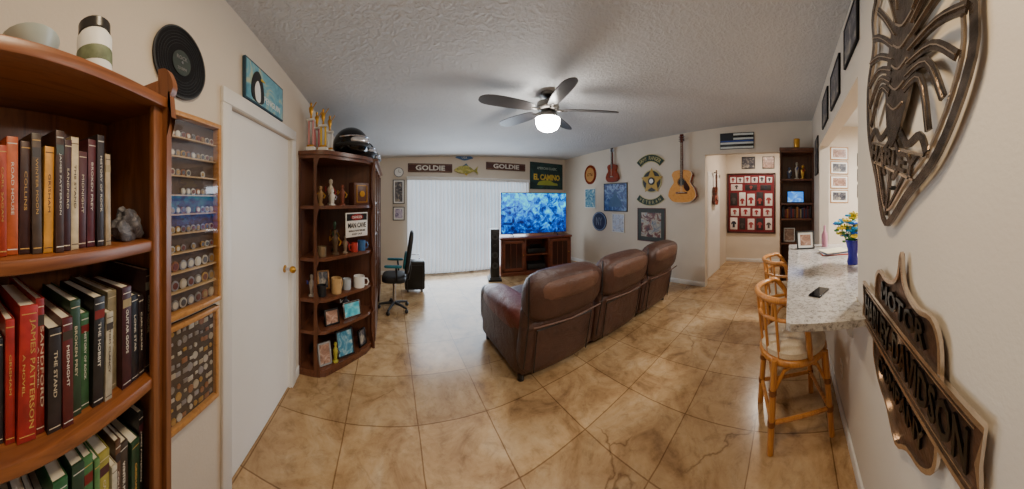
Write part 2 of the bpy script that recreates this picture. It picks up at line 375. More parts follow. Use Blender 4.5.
books('row_of_books',.03,.75,1.0855,.20,.28,[(60,24,30),(30,32,40),(40,30,34),(56,36,36),(90,24,30),(36,34,40),(110,30,30),(130,32,32),(186,176,158),(34,32,36),(150,38,34),(156,42,38),(130,32,30),(40,34,34),(84,30,30),(40,64,44),(50,90,56),(36,34,34),(170,162,142),(140,130,104)],11,.020,.040,big=(8,11,12,6))
books('row_of_books',.03,.74,.7105,.21,.29,[(38,66,46),(30,30,34),(50,46,42),(70,64,50),(44,96,60),(36,60,44),(60,110,66),(78,118,70),(150,140,64),(180,174,156),(90,62,44),(64,54,46)],21,.016,.036)
books('row_of_books',.03,.74,.3605,.21,.28,cols,31,.018,.036)
b=B('photo_frame'); M=T(.668,.15,1.4450)@R(-12,'X')@R(8,'Z')
b.bx(-.06,.06,0,.012,0,.21,BLACK,.003,M=M); b.bx(-.048,.048,-.002,.0,.014,.196,art('bw_photo',[(.3,(30,30,34)),(.5,(140,140,145)),(.7,(226,226,226))],14),M=M); b.finish(BM)
b=B('rock_specimen'); t=bmesh.new(); bmesh.ops.create_icosphere(t,subdivisions=4,radius=1)
for v in t.verts:
    r=1+.16*math.sin(v.co.x*5+v.co.z*4)+.1*math.sin(v.co.y*9)+.05*math.sin(v.co.z*17+v.co.x*11); v.co=Vector((v.co.x*.046*r,v.co.y*.03*r,max(-.036,v.co.z*.046*r)+.036))
b.merge(t,art('geode',[(.3,(40,40,46)),(.5,(80,78,84)),(.7,(130,126,126))],40,.5),T(.685,.055,1.4452)); b.finish(BM)
b=B('jar'); b.lathe([(0,0),(.034,0),(.036,.005),(.036,.085),(.03,.094),(0,.094)],WHITE); b.lathe([(.0365,.03),(.0368,.031),(.0368,.056),(.0365,.057)],P((110,120,90),.6,var=.4,vs=30)); b.lathe([(.031,.094),(.033,.095),(.033,.112),(.03,.115),(0,.115)],P((40,36,34),.3)); b.finish(BM@T(.57,.05,ZT+.0005)@Matrix.Scale(1.15,4))
b=B('porcelain_bowl'); b.lathe([(0,0),(.025,0),(.03,.006),(.055,.035),(.065,.06),(.061,.06),(.05,.035),(0,.012)],P((186,196,186),.3)); b.finish(BM@T(.42,.08,ZT+.0005))
# ---------------------------------------------------------------- left wall hangings
b=B('vinyl_record_clock'); b.cyl((0,0,.006),.15,.006,GLOSSB,seg=48)
for r in (.14,.128,.116,.104,.092,.08): b.ribbon(circ(r,48),.002,.009,.0102,BLK2,closed=True)
b.ribbon(circ(.147,48),.006,.004,.012,DKG,closed=True); b.cyl((0,0,.011),.052,.003,P((50,60,56),.5),seg=32); b.text('ROCK',0,.02,.06,.016,.0125,GREY); b.text('33 RPM',0,-.025,.05,.012,.0125,GREY); b.cyl((0,0,.013),.006,.006,CHROME); b.cyl((0,0,.002),.03,.004,BLACK); b.finish(onL(.74,2.13))
b=B('bird_picture'); b.bx(-.26,.26,-.0,.24,0,.02,P((36,70,90),.5)); b.bx(-.25,.25,.01,.23,.02,.022,art('bird_art',[(.3,(60,130,160)),(.5,(120,180,196)),(.62,(200,200,160)),(.8,(60,80,60))],6))
b.prism(spl([(-.18,.02),(-.2,.09),(-.17,.17),(-.12,.2),(-.08,.17),(-.05,.1),(-.06,.02)],4,True),.022,.027,BLACK); b.prism(spl([(-.15,.02),(-.165,.09),(-.13,.14),(-.1,.1),(-.1,.02)],4,True),.027,.029,WHITE); b.prism([(-.09,.17),(-.03,.165),(-.09,.155)],.022,.03,YEL); b.text('PENGUIN',.08,.06,.24,.04,.022,WHITE); b.finish(onL(1.48,2.135,.001))
def display(name,h,rows,Y,Z,lower=False):
    b=B(name); w=.36; dp=.045 if not lower else .03
    b.bx(-w/2,w/2,0,h,.001,.01,P((84,68,58),.7) if not lower else P((48,36,32),.6))
    for x in(-w/2,w/2-.022): b.bx(x,x+.022,0,h,0,dp,OAK,.004)
    for z in (0,h-.022): b.bx(-w/2,w/2,z,z+.022,0,dp+.001,OAK,.004)
    b.quad(-w/2+.02,w/2-.02,.02,h-.02,dp-.005,PANE)
    shm=wood('light_shelf',(160,130,92),(196,166,124),axis=0)
    rnd=random.Random(rows)
    for i in range(rows):
        gh=(h-.044)/rows; z=.022+gh*i
        if i and not lower: b.bx(-w/2+.02,w/2-.02,z-.003,z+.003,.01,.03,shm)
        big= (i<3) or lower
        n=(7 if big else 10) if not lower else 9
        for k in range(n):
            x=-w/2+.042+(w-.084)*k/(n-1); r=min(.021,gh*.44) if big else min(.014,gh*.34)
            cc=rnd.choice([(190,180,160),(150,150,155),(180,140,70),(140,136,134),(200,196,186),(150,100,70)])
            if not big and rnd.random()<.2: continue
            if lower:
                r=rnd.uniform(.009,.018); x+=rnd.uniform(-.006,.006); zz=z+gh*.5+rnd.uniform(-.006,.006)
                if rnd.random()<.5: b.bx(x-r*.9,x+r*.9,zz-r*.6,zz+r*.6,.01,.015,P(cc,.4,metal=.3),.002)
                else: b.cyl((x,zz,.013),r,.005,P(cc,.4,metal=.3),seg=14)
                continue
            b.cyl((x,z+.003+r,.014),r,.005,P(cc,.4,metal=.35),seg=16); b.cyl((x,z+.003+r,.017),r*.66,.003,P(rnd.choice([(90,88,90),(160,130,80),(110,60,50),(210,200,180)]),.4,metal=.3),seg=14)
    return b.finish(onL(Y,Z))
display('collectibles_display_case',.84,10,.79,1.07); display('medal_display_case',.44,9,.79,.60,True)
# ---------------------------------------------------------------- curio cabinet on left wall
b=B('curio_cabinet')
oct_=[(-.8+.005,2.13),(-.66,2.13),(-.56,2.16),(-.24,2.56),(-.2,2.66),(-.2,2.78),(-.795,2.78)]
zs=[.06,.40,.68,1.04,1.50,1.95]
for i,z in enumerate(zs): b.prism(oct_,z-.03,z,CABH)
b.prism([(x+(.015 if x>-.7 else 0),y-(.015 if y<2.7 else 0)) for x,y in oct_],1.95,1.985,CABH)
b.prism(oct_,0,.03,CABW)
b.bx(-.795,-.2,2.77,2.79,0,1.95,CABW); b.bx(-.795,-.78,2.13,2.78,0,1.95,CABW)
def stile(x,y,a):
    pr=spl([(0,0),(.06,0),(.05,.1),(.03,.2),(.035,.36),(.06,.40),(.035,.46),(.03,.62),(.055,.67),(.03,.74),(.028,.95),(.055,1.03),(.03,1.1),(.028,1.4),(.055,1.49),(.03,1.56),(.028,1.85),(.06,1.94),(0,1.94)],2)
    b.prism(pr,-.01,.01,CABW,M=T(x,y,0)@R(a,'Z')@fr((1,0,0),(0,0,1),(0,-1,0),(0,0,0)))
stile(-.66,2.14,10); stile(-.21,2.70,-40)
FX=-.16
b.bx(-.795,FX,2.79,3.34,0,.09,CABW); b.bx(-.795,FX,3.88,4.45,0,.09,CABW); b.bx(-.795,FX,2.79,4.45,1.93,1.985,CABH,.006); b.bx(-.795,-.78,2.79,4.45,0,1.95,CABW)
for y in (2.80,3.32,3.88,4.42): b.bx(-.795,FX,y-.0,y+.025,0,1.95,CABW,.003)
for z in (.4,.75,1.12,1.5):
    b.bx(-.795,FX-.015,2.8,3.33,z,z+.022,CABH); b.bx(-.795,FX-.015,3.9,4.43,z,z+.022,CABH)
b.bx(-.795,-.3,3.34,3.88,.73,.76,CABH); b.bx(-.795,FX-.015,3.34,3.88,1.35,1.375,CABH); b.bx(FX-.02,FX,2.82,3.32,.1,.4,CABW,.004)
b.bx(-.795,FX+.03,2.78,4.47,1.975,2.0,CABH,.005)
b.finish()
def mug(name,x,y,z,m,r=.042,h=.1,a=0):
    b=B(name); b.lathe([(0,0),(r*.95,0),(r,.01),(r,h),(r-.004,h),(r-.005,.01),(0,.008)],m,seg=20)
    b.tube([(r*.95,0,h*.8),(r*1.5,0,h*.78),(r*1.75,0,h*.5),(r*1.5,0,h*.22),(r*.95,0,h*.2)],.006,m,seg=6); b.finish(T(x,y,z+.0005)@R(a,'Z'))
def frame(name,M,w,h,fm,am,t=.018,bw=.015,mat=None):
    b=B(name); b.bx(-w/2,w/2,0,h,0,t*.6,fm)
    for x in(-w/2,w/2-bw): b.bx(x,x+bw,0,h,0,t,fm,.003)
    for z in(0,h-bw): b.bx(-w/2,w/2,z,z+bw,0,t,fm,.003)
    if mat: b.bx(-w/2+bw,w/2-bw,bw,h-bw,t*.6,t*.65,mat); k=min(w,h)*.12
    else: k=0
    b.bx(-w/2+bw+k,w/2-bw-k,bw+k,h-bw-k,t*.6,t*.7,am); return b.finish(M)
def stand(x,y,z,a,tilt=-12): return T(x,y,z+.001)@R(a,'Z')@R(90+tilt,'X')
A1=art('photo_warm',[(.3,(60,50,50)),(.5,(170,130,110)),(.7,(220,208,196))],12); A2=art('photo_blue',[(.3,(24,60,100)),(.5,(70,140,170)),(.7,(200,214,210))],9,seed=3)
A3=art('photo_purple',[(.3,(60,40,110)),(.5,(190,180,204)),(.7,(235,230,238))],10,seed=5); A4=art('photo_dark',[(.3,(20,22,30)),(.5,(80,80,90)),(.7,(190,180,160))],10,seed=8)
A5=art('poster_blue',[(.3,(12,22,60)),(.48,(24,60,130)),(.6,(120,150,190)),(.75,(20,26,50))],5,seed=2)
AA=42
frame('photo_frame',stand(-.58,2.23,.06,AA),.13,.19,P((150,150,150),.3),A1); frame('photo_frame',stand(-.42,2.40,.06,AA),.19,.24,BLK2,A2)
frame('photo_frame',stand(-.53,2.29,.40,AA),.15,.14,BLACK,A1); frame('photo_frame',stand(-.37,2.48,.40,AA),.2,.15,CHROME,art('photo_aqua',[(.3,(30,120,160)),(.5,(90,200,220)),(.7,(210,240,240))],5))
frame('photo_frame',stand(-.28,2.60,.06,60),.12,.16,BLACK,A4); frame('photo_frame',stand(-.64,2.4,.68,30),.12,.18,OAK,A4)
mug('beer_mug',-.50,2.34,.68,P((196,160,110),.3),.05,.14,60); mug('coffee_mug',-.31,2.54,.68,WHITE,.055,.11,0); mug('coffee_mug',-.61,2.23,.68,BLK2,.04,.10,150); mug('coffee_mug',-.42,2.46,.68,P((180,190,200),.3),.04,.10,120)
mug('coffee_mug',-.61,2.23,1.04,P((170,150,120),.3,metal=.6),.04,.09,200); mug('coffee_mug',-.29,2.58,1.04,P((60,110,170),.4),.04,.1,20); mug('coffee_mug',-.35,2.49,1.04,P((190,60,50),.4),.035,.09,220)
def figur(name,x,y,z,h,m,m2,w=.06):
    b=B(name); b.lathe([(0,0),(w*.6,0),(w*.6,h*.06),(w*.3,h*.1),(w*.38,h*.3),(w*.5,h*.5),(w*.55,h*.62),(w*.22,h*.74),(w*.2,h*.78),(w*.33,h*.86),(w*.3,h*.95),(0,h)],m,seg=14)
    b.tube([(w*.4,0,h*.65),(w*.9,0,h*.5),(w*.7,-w*.4,h*.36)],w*.12,m2,seg=6); b.tube([(-w*.4,0,h*.65),(-w*.9,0,h*.52),(-w*.8,-w*.3,h*.7)],w*.12,m2,seg=6); b.finish(T(x,y,z+.0005))
figur('figurine',-.51,2.34,1.04,.24,P((90,70,50),.5),GOLD); figur('figurine',-.62,2.22,1.5,.18,P((150,120,80),.4),GOLD,.05); figur('figurine',-.53,2.30,1.5,.15,WHITE,CHROME,.05); figur('figurine',-.45,2.38,1.5,.2,P((120,60,40),.5),GOLD,.05)
figur('figurine',-.43,2.42,1.04,.17,P((150,130,110),.5),RED,.045); figur('figurine',-.55,2.50,1.04,.3,P((60,90,70),.5),GOLD,.05)
figur('figurine',-.70,2.2,.68,.2,P((160,150,140),.4),BLUE,.045); figur('figurine',-.50,2.30,.06,.18,P((170,160,60),.4),BLACK,.045)
figur('figurine',-.58,2.45,1.5,.26,P((200,190,170),.4),RED,.06); figur('figurine',-.45,2.55,.4,.2,P((60,60,70),.4),WHITE,.06)
b=B('carved_box'); b.bx(-.09,.09,-.05,.05,0,.22,P((86,50,36),.4),.008); b.ribbon([(-.06,.03),(.06,.03),(.06,.19),(-.06,.19)],.008,.05,.056,GOLD,closed=True,M=R(90,'X')); b.cyl((0,-.055,.11),.03,.01,GOLD,ax='y'); b.finish(T(-.31,2.53,1.5005)@R(AA,'Z'))
b=B('danger_sign'); b.bx(-.14,.14,0,.23,0,.008,WHITE,.003); b.bx(-.13,.13,.155,.22,.008,.009,BLACK); b.prism([(x*2.8,y) for x,y in circ(.028,24)],.009,.011,RED,M=T(0,.187,0)); b.text('DANGER',0,.187,.12,.024,.011,WHITE); b.text('MAN CAVE',0,.11,.23,.048,.009,BLACK,bold=.02); b.text('ENTER AT YOUR OWN RISK',0,.058,.21,.018,.009,BLACK); b.text('KEEP OUT',0,.026,.13,.016,.009,BLACK)
b.finish(fr((.643,.766,0),(0,0,1),(.766,-.643,0),(-.320,2.425,1.20)))
bk=B('row_of_books'); rnd=random.Random(4)
for (ya,yb,z) in ((2.84,3.30,.423),(2.84,3.30,.773),(2.84,3.28,1.143),(3.93,4.38,.423),(3.93,4.38,1.143),(2.84,3.3,1.523)):
    y=ya
    while y<yb-.03:
        w=rnd.uniform(.02,.04); h=rnd.uniform(.18,.28); m=P(rnd.choice(cols),.5,var=.18,vs=20); bk.bx(-.40,-.19,y,y+w-.002,z,z+h,m,.003); bk.bx(-.189,-.1885,y+.004,y+w-.006,z+h*.6,z+h*.8,GOLD); y+=w
bk.finish()
def trophy(x,y,z,h,c):
    b=B('trophy'); b.bx(-.04,.04,-.04,.04,0,.04,WHITE,.004); b.bx(-.03,.03,-.03,.03,.04,.06,GOLD,.003)
    for dx in (-.02,.02): b.cyl((dx,0,.06+h*.3),.009,h*.6,c)
    b.bx(-.035,.035,-.03,.03,.06+h*.6,.075+h*.6,WHITE); b.lathe([(0,0),(.014,0),(.008,.03),(.018,.07),(.022,.1),(.008,.12),(.013,.14),(0,.16)],GOLD,c=(0,0,.075+h*.6),seg=12)
    b.tube([(.015,0,.075+h*.6+.1),(.05,0,.075+h*.6+.15)],.005,GOLD,seg=6); b.finish(T(x,y,z))
trophy(-.70,2.19,1.9855,.36,PINK); trophy(-.60,2.24,1.9855,.28,YEL); trophy(-.69,2.34,1.9855,.3,P((200,110,110),.4)); trophy(-.57,2.37,1.9855,.24,WHITE)
def helmet(x,y,z,m,a,s=1.0):
    b=B('motorcycle_helmet'); t=bmesh.new(); bmesh.ops.create_uvsphere(t,u_segments=24,v_segments=16,radius=.13*s)
    for v in t.verts:
        if v.co.z<-.05*s: v.co.z=-.05*s+(v.co.z+.05*s)*.4
        v.co.y*=1.15
    bmesh.ops.translate(t,vec=(0,0,.085*s),verts=t.verts); b.merge(t,m)
    b.tube([(.135*s*math.cos(rad(k)),-.155*s*math.sin(rad(k)),.07*s) for k in range(10,171,16)],.014*s,BLK2)
    b.tube([(.125*s*math.cos(rad(k)),-.15*s*math.sin(rad(k)),.125*s) for k in range(20,161,14)],.006*s,CHROME)
    b.sph((0,-.135*s,.095*s),.04*s,P((200,200,205),.2,metal=.3),(2.0,.6,.7)); b.finish(T(x,y,z)@R(a,'Z'))
helmet(-.40,2.56,1.99,GLOSSB,40,1.35); helmet(-.33,2.98,2.005,BLK2,60,1.1); helmet(-.28,3.4,2.005,P((90,94,80),.5),70,1.0)
b=B('skull_ornament'); b.sph((0,0,.1),.07,CREAM,(1,1.1,1)); b.bx(-.035,.035,-.085,-.02,.0,.06,CREAM,.012); b.sph((-.026,-.062,.095),.018,BLACK); b.sph((.026,-.062,.095),.018,BLACK); b.finish(T(-.27,3.74,2.001)@R(60,'Z'))
b=B('office_chair')
for k in range(5):
    a=rad(72*k+36); b.tube([(0,0,.1),(.12*math.cos(a),.12*math.sin(a),.085),(.22*math.cos(a),.22*math.sin(a),.065)],[.025,.018,.014],BLK2); b.sph((.22*math.cos(a),.22*math.sin(a),.028),.028,BLACK,(1,1,1),10)
b.cyl((0,0,.25),.022,.32,CHROME); b.cyl((0,0,.40),.05,.03,BLACK); b.pillow((0,0,.46),(.34,.40,.1),BLK2)
M_=T(.17,0,.5)@R(8,'Y'); b.pillow((0,0,.32),(.07,.38,.60),BLK2,M=M_); b.pillow((-.04,0,.2),(.05,.3,.22),TEAL,M=M_)
b.tube([(.1,0,.42),(.20,0,.44),(.23,0,.6),(.22,0,.7)],.02,BLACK)
for s in(-1,1): b.tube([(.05,s*.18,.44),(.05,s*.22,.5),(.04,s*.22,.64)],.014,BLACK); b.pillow((0,s*.22,.66),(.24,.06,.035),TEAL)
b.finish(T(.06,3.62,0)@R(-5,'Z'))
b=B('rolling_suitcase'); b.box((0,0,.28),(.34,.22,.48),BLACK,.03,3); b.ribbon([(-.13,.06),(.13,.06),(.13,.46),(-.13,.46)],.008,.11,.116,DKG,closed=True,M=R(90,'X'))
for x in(-.12,.12):
    for y in(-.08,.08): b.cyl((x,y,.022),.022,.02,BLK2,ax='x')
b.tube([(-.09,.07,.52),(-.09,.07,.6),(.09,.07,.6),(.09,.07,.52)],.008,CHROME); b.finish(T(.42,4.35,0))
# ---------------------------------------------------------------- back wall
DKR=P((78,38,30),.5,var=.2)
for X,w,z0,h in((.84,.94,2.13,.18),(2.58,1.0,2.23,.17)):
    b=B('street_name_sign'); b.bx(-w/2,w/2,0,h,0,.02,DKR,.006); b.ribbon([(-w/2+.02,.02),(w/2-.02,.02),(w/2-.02,h-.02),(-w/2+.02,h-.02)],.006,.02,.022,P((150,120,90),.5),closed=True)
    b.text('GOLDIE',0,h/2,w*.66,h*.6,.02,P((214,210,200),.5),.004,bold=.03); b.finish(onB(X,z0))
b=B('winged_plaque'); b.prism(spl([(-.2,.06),(-.12,.1),(0,.12),(.12,.1),(.2,.06),(.12,.03),(0,0),(-.12,.03)],4,True),0,.015,P((60,100,150),.4)); b.text('USA',0,.06,.12,.04,.015,WHITE); b.finish(onB(1.58,2.40))
b=B('mounted_fish'); b.prism(spl([(-.27,.1),(-.18,.17),(-.02,.2),(.1,.16),(.17,.11),(.26,.19),(.24,.1),(.27,.02),(.17,.08),(.05,.03),(-.12,.03),(-.22,.06)],4,True),0,.04,art('fish_skin',[(.3,(30,80,100)),(.5,(170,160,50)),(.7,(220,210,150))],9)); b.prism([(-.1,.18),(.0,.25),(.06,.18)],.01,.02,P((40,90,120),.4)); b.prism([(-.05,.04),(.0,-.02),(.05,.04)],.01,.02,YEL); b.sph((-.2,.12,.04),.012,BLACK); b.finish(onB(1.62,2.09))
b=B('car_club_banner')
b.bx(-.5,.5,0,.66,0,.012,P((22,48,40),.6,var=.3)); b.bx(-.48,.48,.02,.64,.012,.014,art('banner_art',[(.3,(14,30,40)),(.5,(24,60,60)),(.7,(40,90,90))],3))
b.text('EL CAMINO',0,.3,.8,.15,.014,P((220,190,70),.4),.004,bold=.03); b.text('AMERICAN CLASSIC',0,.52,.6,.06,.014,P((180,200,190),.4)); b.prism(spl([(-.3,.1),(-.25,.18),(-.1,.22),(.1,.22),(.2,.17),(.32,.15),(.33,.1)],4,False),.014,.018,P((160,170,60),.4)); b.finish(onB(3.72,1.82))
frame('picture_frame',onB(.18,1.47),.24,.5,BLK2,A4,mat=WHITE); frame('picture_frame',onB(.18,1.13),.24,.28,BLK2,A3,mat=WHITE)
b=B('wall_clock'); b.cyl((0,0,.015),.1,.03,GREY,seg=32); b.cyl((0,0,.031),.085,.004,WHITE,seg=32); b.box((0,.03,.035),(.006,.06,.003),BLACK); b.box((.02,0,.035),(.045,.006,.003),BLACK); b.finish(onB(.18,2.12))
TVR=R(-14,'Z'); TVO=T(2.92,4.47,0)@TVR
b=B('tv_stand'); w=1.56
b.bx(-w/2,w/2,0,.46,0,.08,STW,.006); b.bx(-w/2-.02,w/2+.02,-.02,.47,.74,.78,STW,.008); b.bx(-w/2,w/2,.44,.46,.05,.75,STW)
for x in(-w/2,-.27,.25,w/2-.025): b.bx(x,x+.025,.0,.45,.05,.75,STW,.003)
b.bx(-w/2,w/2,.01,.44,.40,.42,STW)
for x0 in(-w/2+.03,.28):
    x1=x0+.47
    for xs in((x0,x0+.06),(x1-.06,x1)): b.bx(*xs,-.012,.01,.1,.72,STW,.005)
    for z in((.1,.16),(.66,.72)): b.bx(x0,x1,-.012,.01,*z,STW,.005)
    b.bx(x0+.05,x1-.05,-.002,.004,.15,.67,P((60,32,24),.2)); b.sph((x1-.03,-.02,.42),.012,GOLD)
    for k in (1,2): b.bx(x0+.05+k*.12,x0+.06+k*.12,-.008,0,.15,.67,STW)
b.bx(-.2,.2,.05,.35,.43,.53,BLACK,.006); b.bx(-.2,.2,.05,.35,.09,.2,BLK2,.006); b.bx(-.15,.1,.05,.06,.55,.62,GLOSSB)
b.finish(TVO)
def tvmat():
    m,nt,bs=base_mat('tv_reef_image'); v=coords(nt)
    n=noise(nt,v,7,9,.72,1.2); vo=N(nt,'ShaderNodeTexVoronoi'); vo.inputs['Scale'].default_value=12; nt.links.new(v,vo.inputs['Vector'])
    sp=N(nt,'ShaderNodeSeparateXYZ'); nt.links.new(v,sp.inputs[0]); mr=N(nt,'ShaderNodeMapRange'); nt.links.new(sp.outputs['Z'],mr.inputs['Value'])
    mr.inputs['From Min'].default_value=.9; mr.inputs['From Max'].default_value=1.7; mr.inputs['To Min'].default_value=-.1; mr.inputs['To Max'].default_value=.06
    a=N(nt,'ShaderNodeMath',operation='ADD'); nt.links.new(n,a.inputs[0]); nt.links.new(mr.outputs[0],a.inputs[1])
    m2=N(nt,'ShaderNodeMath',operation='MULTIPLY_ADD'); nt.links.new(vo.outputs['Distance'],m2.inputs[0]); m2.inputs[1].default_value=.12; nt.links.new(a.outputs[0],m2.inputs[2])
    c=ramp(nt,m2.outputs[0],[(.40,lin((0,16,70))),(.5,lin((0,60,160))),(.58,lin((0,125,215))),(.66,lin((0,190,225))),(.78,lin((70,230,235)))])
    nt.links.new(c,bs.inputs['Emission Color']); bs.inputs['Emission Strength'].default_value=1.8; bs.inputs['Base Color'].default_value=(.01,.01,.012,1); bs.inputs['Roughness'].default_value=.2; return m
b=B('television'); b.box((0,.20,1.27),(1.50,.05,.88),GLOSSB,.008); b.bx(-.735,.735,.172,.1745,.845,1.695,tvmat()); b.box((0,.24,1.2),(.9,.05,.5),BLACK,.01)
for x in(-.5,.5): b.tube([(x,.08,.792),(x,.2,.84),(x,.32,.792)],.01,BLACK)
b.box((0,.172,.838),(.08,.004,.01),CHROME); b.finish(TVO)
b=B('tower_speaker'); b.box((0,0,.53),(.17,.24,.92),BLACK,.01); b.box((0,0,.02),(.26,.3,.04),BLACK,.008); b.box((0,0,.055),(.2,.26,.04),DKG,.005)
for z,r in((.85,.06),(.68,.03),(.5,.06),(.3,.06)): b.cyl((0,-.122,z),r,.012,DKG,ax='y',seg=24); b.cyl((0,-.128,z),r*.5,.01,BLK2,ax='y',seg=20)
b.finish(T(1.98,4.56,0)@R(-18,'Z'))
# ---------------------------------------------------------------- guitars wall
def guitar(name,Y,Ztop,Hh,bw,top,side,neckm,round_hole=True,X=XR,uke=False,M=None):
    bh=Hh*.48 if not uke else Hh*.52
    half=[(0,0),(.62,.03),(.96,.16),(1,.28),(.86,.45),(.66,.57),(.60,.64),(.68,.76),(.74,.86),(.6,.96),(.25,1.0),(0,1.0)]
    hp=spl(half,5); R_=[(x*bw/2,y*bh) for x,y in hp]; L_=[(-x,y) for x,y in R_[::-1]][1:-1]; out=R_+L_
    th=.09*Hh; b=B(name); b.prism(out,.005,th,side); b.prism([(x*.985,y*.985+bh*.007) for x,y in out],th,th+.004,top)
    b.ribbon(out,.006,th-.004,th+.005,CREAM if not uke else side,closed=True)
    hy=bh*.63
    if round_hole: b.cyl((0,hy,th+.0045),bw*.125,.002,BLACK,seg=28); b.ribbon(circ(bw*.145,28,0,hy),.008,th+.004,th+.006,ROSE,closed=True)
    else:
        for s in(-1,1): b.ribbon(spl([(s*bw*.2,bh*.38),(s*bw*.17,bh*.46),(s*bw*.22,bh*.54),(s*bw*.18,bh*.62)],4),.008,th+.003,th+.006,BLACK)
    if round_hole and not uke: b.prism(spl([(bw*.12,hy+.02),(bw*.2,hy-.02),(bw*.3,hy-.12),(bw*.2,hy-.17),(bw*.08,hy-.1)],4,True),th+.004,th+.007,P((60,28,18),.2))
    b.box((0,bh*.3,th+.01),(bw*.42,.03,.012),ROSE,.003); b.box((0,bh*.31,th+.018),(bw*.24,.005,.006),CREAM)
    nw=.052 if not uke else .042
    ny0=hy+bw*.12; ny1=Hh*.87; b.prism([(-nw*.55,ny0),(nw*.55,ny0),(nw*.42,ny1),(-nw*.42,ny1)],th+.003,th+.014,neckm); b.prism([(-nw*.5,bh),(nw*.5,bh),(nw*.4,ny1),(-nw*.4,ny1)],th-.02,th+.004,side)
    for k in range(10):
        y=ny1-(ny1-ny0)*(1-.5**(k/5.0))*1.15
        if y>ny0: b.box((0,y,th+.0145),(nw*.85,.003,.002),CHROME)
    b.prism([(-nw*.5,ny1),(nw*.5,ny1),(nw*.75,Hh*.97),(nw*.6,Hh),(-nw*.6,Hh),(-nw*.75,Hh*.97)],th-.012,th+.006,neckm)
    for s in(-1,1):
        for k in range(3): b.cyl((s*nw*.9,ny1+Hh*(.03+.03*k),th-.002),.009,.02,CHROME,seg=10,ax='x'); b.cyl((s*nw*.35,ny1+Hh*(.03+.03*k),th+.009),.005,.01,CHROME,seg=8)
    for k in range(6 if not uke else 4):
        x=(k-(2.5 if not uke else 1.5))*.0075; b.tube([(x,bh*.31,th+.02),(x*.85,ny1,th+.017)],.0009,CREAM,seg=4)
    b.tube([(0,Hh*.93,th-.01),(0,Hh*.93,.004)],.012,BLACK)
    b.finish(M if M is not None else onR(Y,Ztop-Hh,0,X))
guitar('acoustic_guitar',1.91,2.74,1.24,.54,SPRUCE,VIOL,ROSE)
guitar('violin',3.58,2.68,.74,.34,VIOL,VIOL,BLACK,round_hole=False,uke=True)
b=B('wooden_plaque'); b.prism([(x,y*1.2) for x,y in circ(.19,36)],0,.02,VIOL); b.ribbon([(x,y*1.2) for x,y in circ(.17,36)],.01,.02,.025,ROSE,closed=True); b.prism([(x,y*1.2) for x,y in circ(.14,36)],.02,.023,OAK); b.text('1776',0,0,.18,.07,.023,ROSE); b.finish(onR(4.3,2.15))
frame('picture_frame',onR(4.3,1.36),.36,.46,WHITE,A2)
b=B('concert_poster'); b.bx(-.33,.33,0,.62,0,.012,BLK2); b.bx(-.31,.31,.02,.60,.012,.014,A5); b.ribbon([(-.32,.01),(.32,.01),(.32,.61),(-.32,.61)],.02,.012,.02,BLACK,closed=True)
b.text('THUNDER',0,.52,.5,.09,.014,P((150,170,210),.4)); b.prism(spl([(-.2,.1),(-.14,.26),(-.05,.34),(-.02,.44),(.05,.42),(.06,.32),(.15,.25),(.2,.1)],4),.014,.017,P((60,90,130),.5)); b.finish(onR(3.53,1.30))
b=B('team_round_sign'); b.cyl((0,0,.01),.22,.02,NAVY,seg=40); b.ribbon(circ(.2,40),.02,.02,.024,P((120,140,170),.4),closed=True); b.text('NY',0,0,.18,.18,.02,P((120,130,150),.4)); b.finish(onR(4.0,1.06))
frame('picture_frame',onR(3.45,.85),.34,.40,WHITE,art('pic_navy',[(.3,(30,50,110)),(.5,(200,205,215)),(.7,(120,150,200))],8,seed=9))
GK=P((26,52,42),.6); GT=P((190,180,120),.5)
def rocker(name,Y,Z,r,a0,a1,txt,w):
    b=B(name); pts=circ(r,24,0,0,a0,a1)
    sgn=1 if a0<180 else -1; ymid=sgn*r
    pts=[(x,y-ymid) for x,y in pts]; b.ribbon(pts,w,0,.015,GT); b.ribbon(pts,w*.84,.012,.018,GK)
    n=len(txt)
    for i,ch in enumerate(txt):
        if ch==' ': continue
        f=(i+.5)/n; a=(a1-(a1-a0)*(.06+.88*f)) if sgn>0 else (a0+(a1-a0)*(.06+.88*f))
        x=r*math.cos(rad(a)); y=r*math.sin(rad(a))-ymid; rot=(a-90) if sgn>0 else (a+90)
        b.text(ch,0,0,.045,w*.5,0.018,GT,.003,M=T(x,y,0)@R(rot,'Z'))
    b.finish(onR(Y,Z))
rocker('top_rocker_patch',2.64,2.38,.36,42,138,'ARMY RANGER',.15); rocker('bottom_rocker_patch',2.64,1.50,.42,228,312,'VETERAN',.13)
b=B('star_emblem'); st=[]
for k in range(10): rr=.26 if k%2==0 else .12; st.append((rr*math.cos(rad(90+36*k)),rr*math.sin(rad(90+36*k))))
b.cyl((0,0,.008),.22,.016,BLACK,seg=36); b.ribbon(circ(.215,36),.018,.012,.02,GT,closed=True); b.prism(st,.016,.026,P((180,144,50),.4)); b.cyl((0,0,.03),.075,.01,BLACK,seg=24); b.cyl((0,0,.036),.045,.004,WHITE,seg=20); b.finish(onR(2.60,1.92))
frame('sports_poster',onR(2.62,.73),.64,.66,P((90,30,26),.4),art('poster_mixed',[(.3,(20,24,36)),(.45,(110,40,34)),(.55,(180,170,150)),(.7,(50,80,120))],6,seed=4),mat=P((60,64,60),.6))
b=B('flag_plaque'); b.bx(-.3,.3,0,.28,0,.015,BLACK,.004)
for k in range(7):
    if k%2==0: b.bx(-.29,.29,.01+k*.0375,.042+k*.0375,.015,.018,P((210,214,210),.5))
b.bx(-.29,-.06,.14,.27,.018,.02,P((30,34,44),.5)); b.bx(-.29,.29,.125,.145,.018,.021,BLUE); b.finish(onR(.92,2.43))
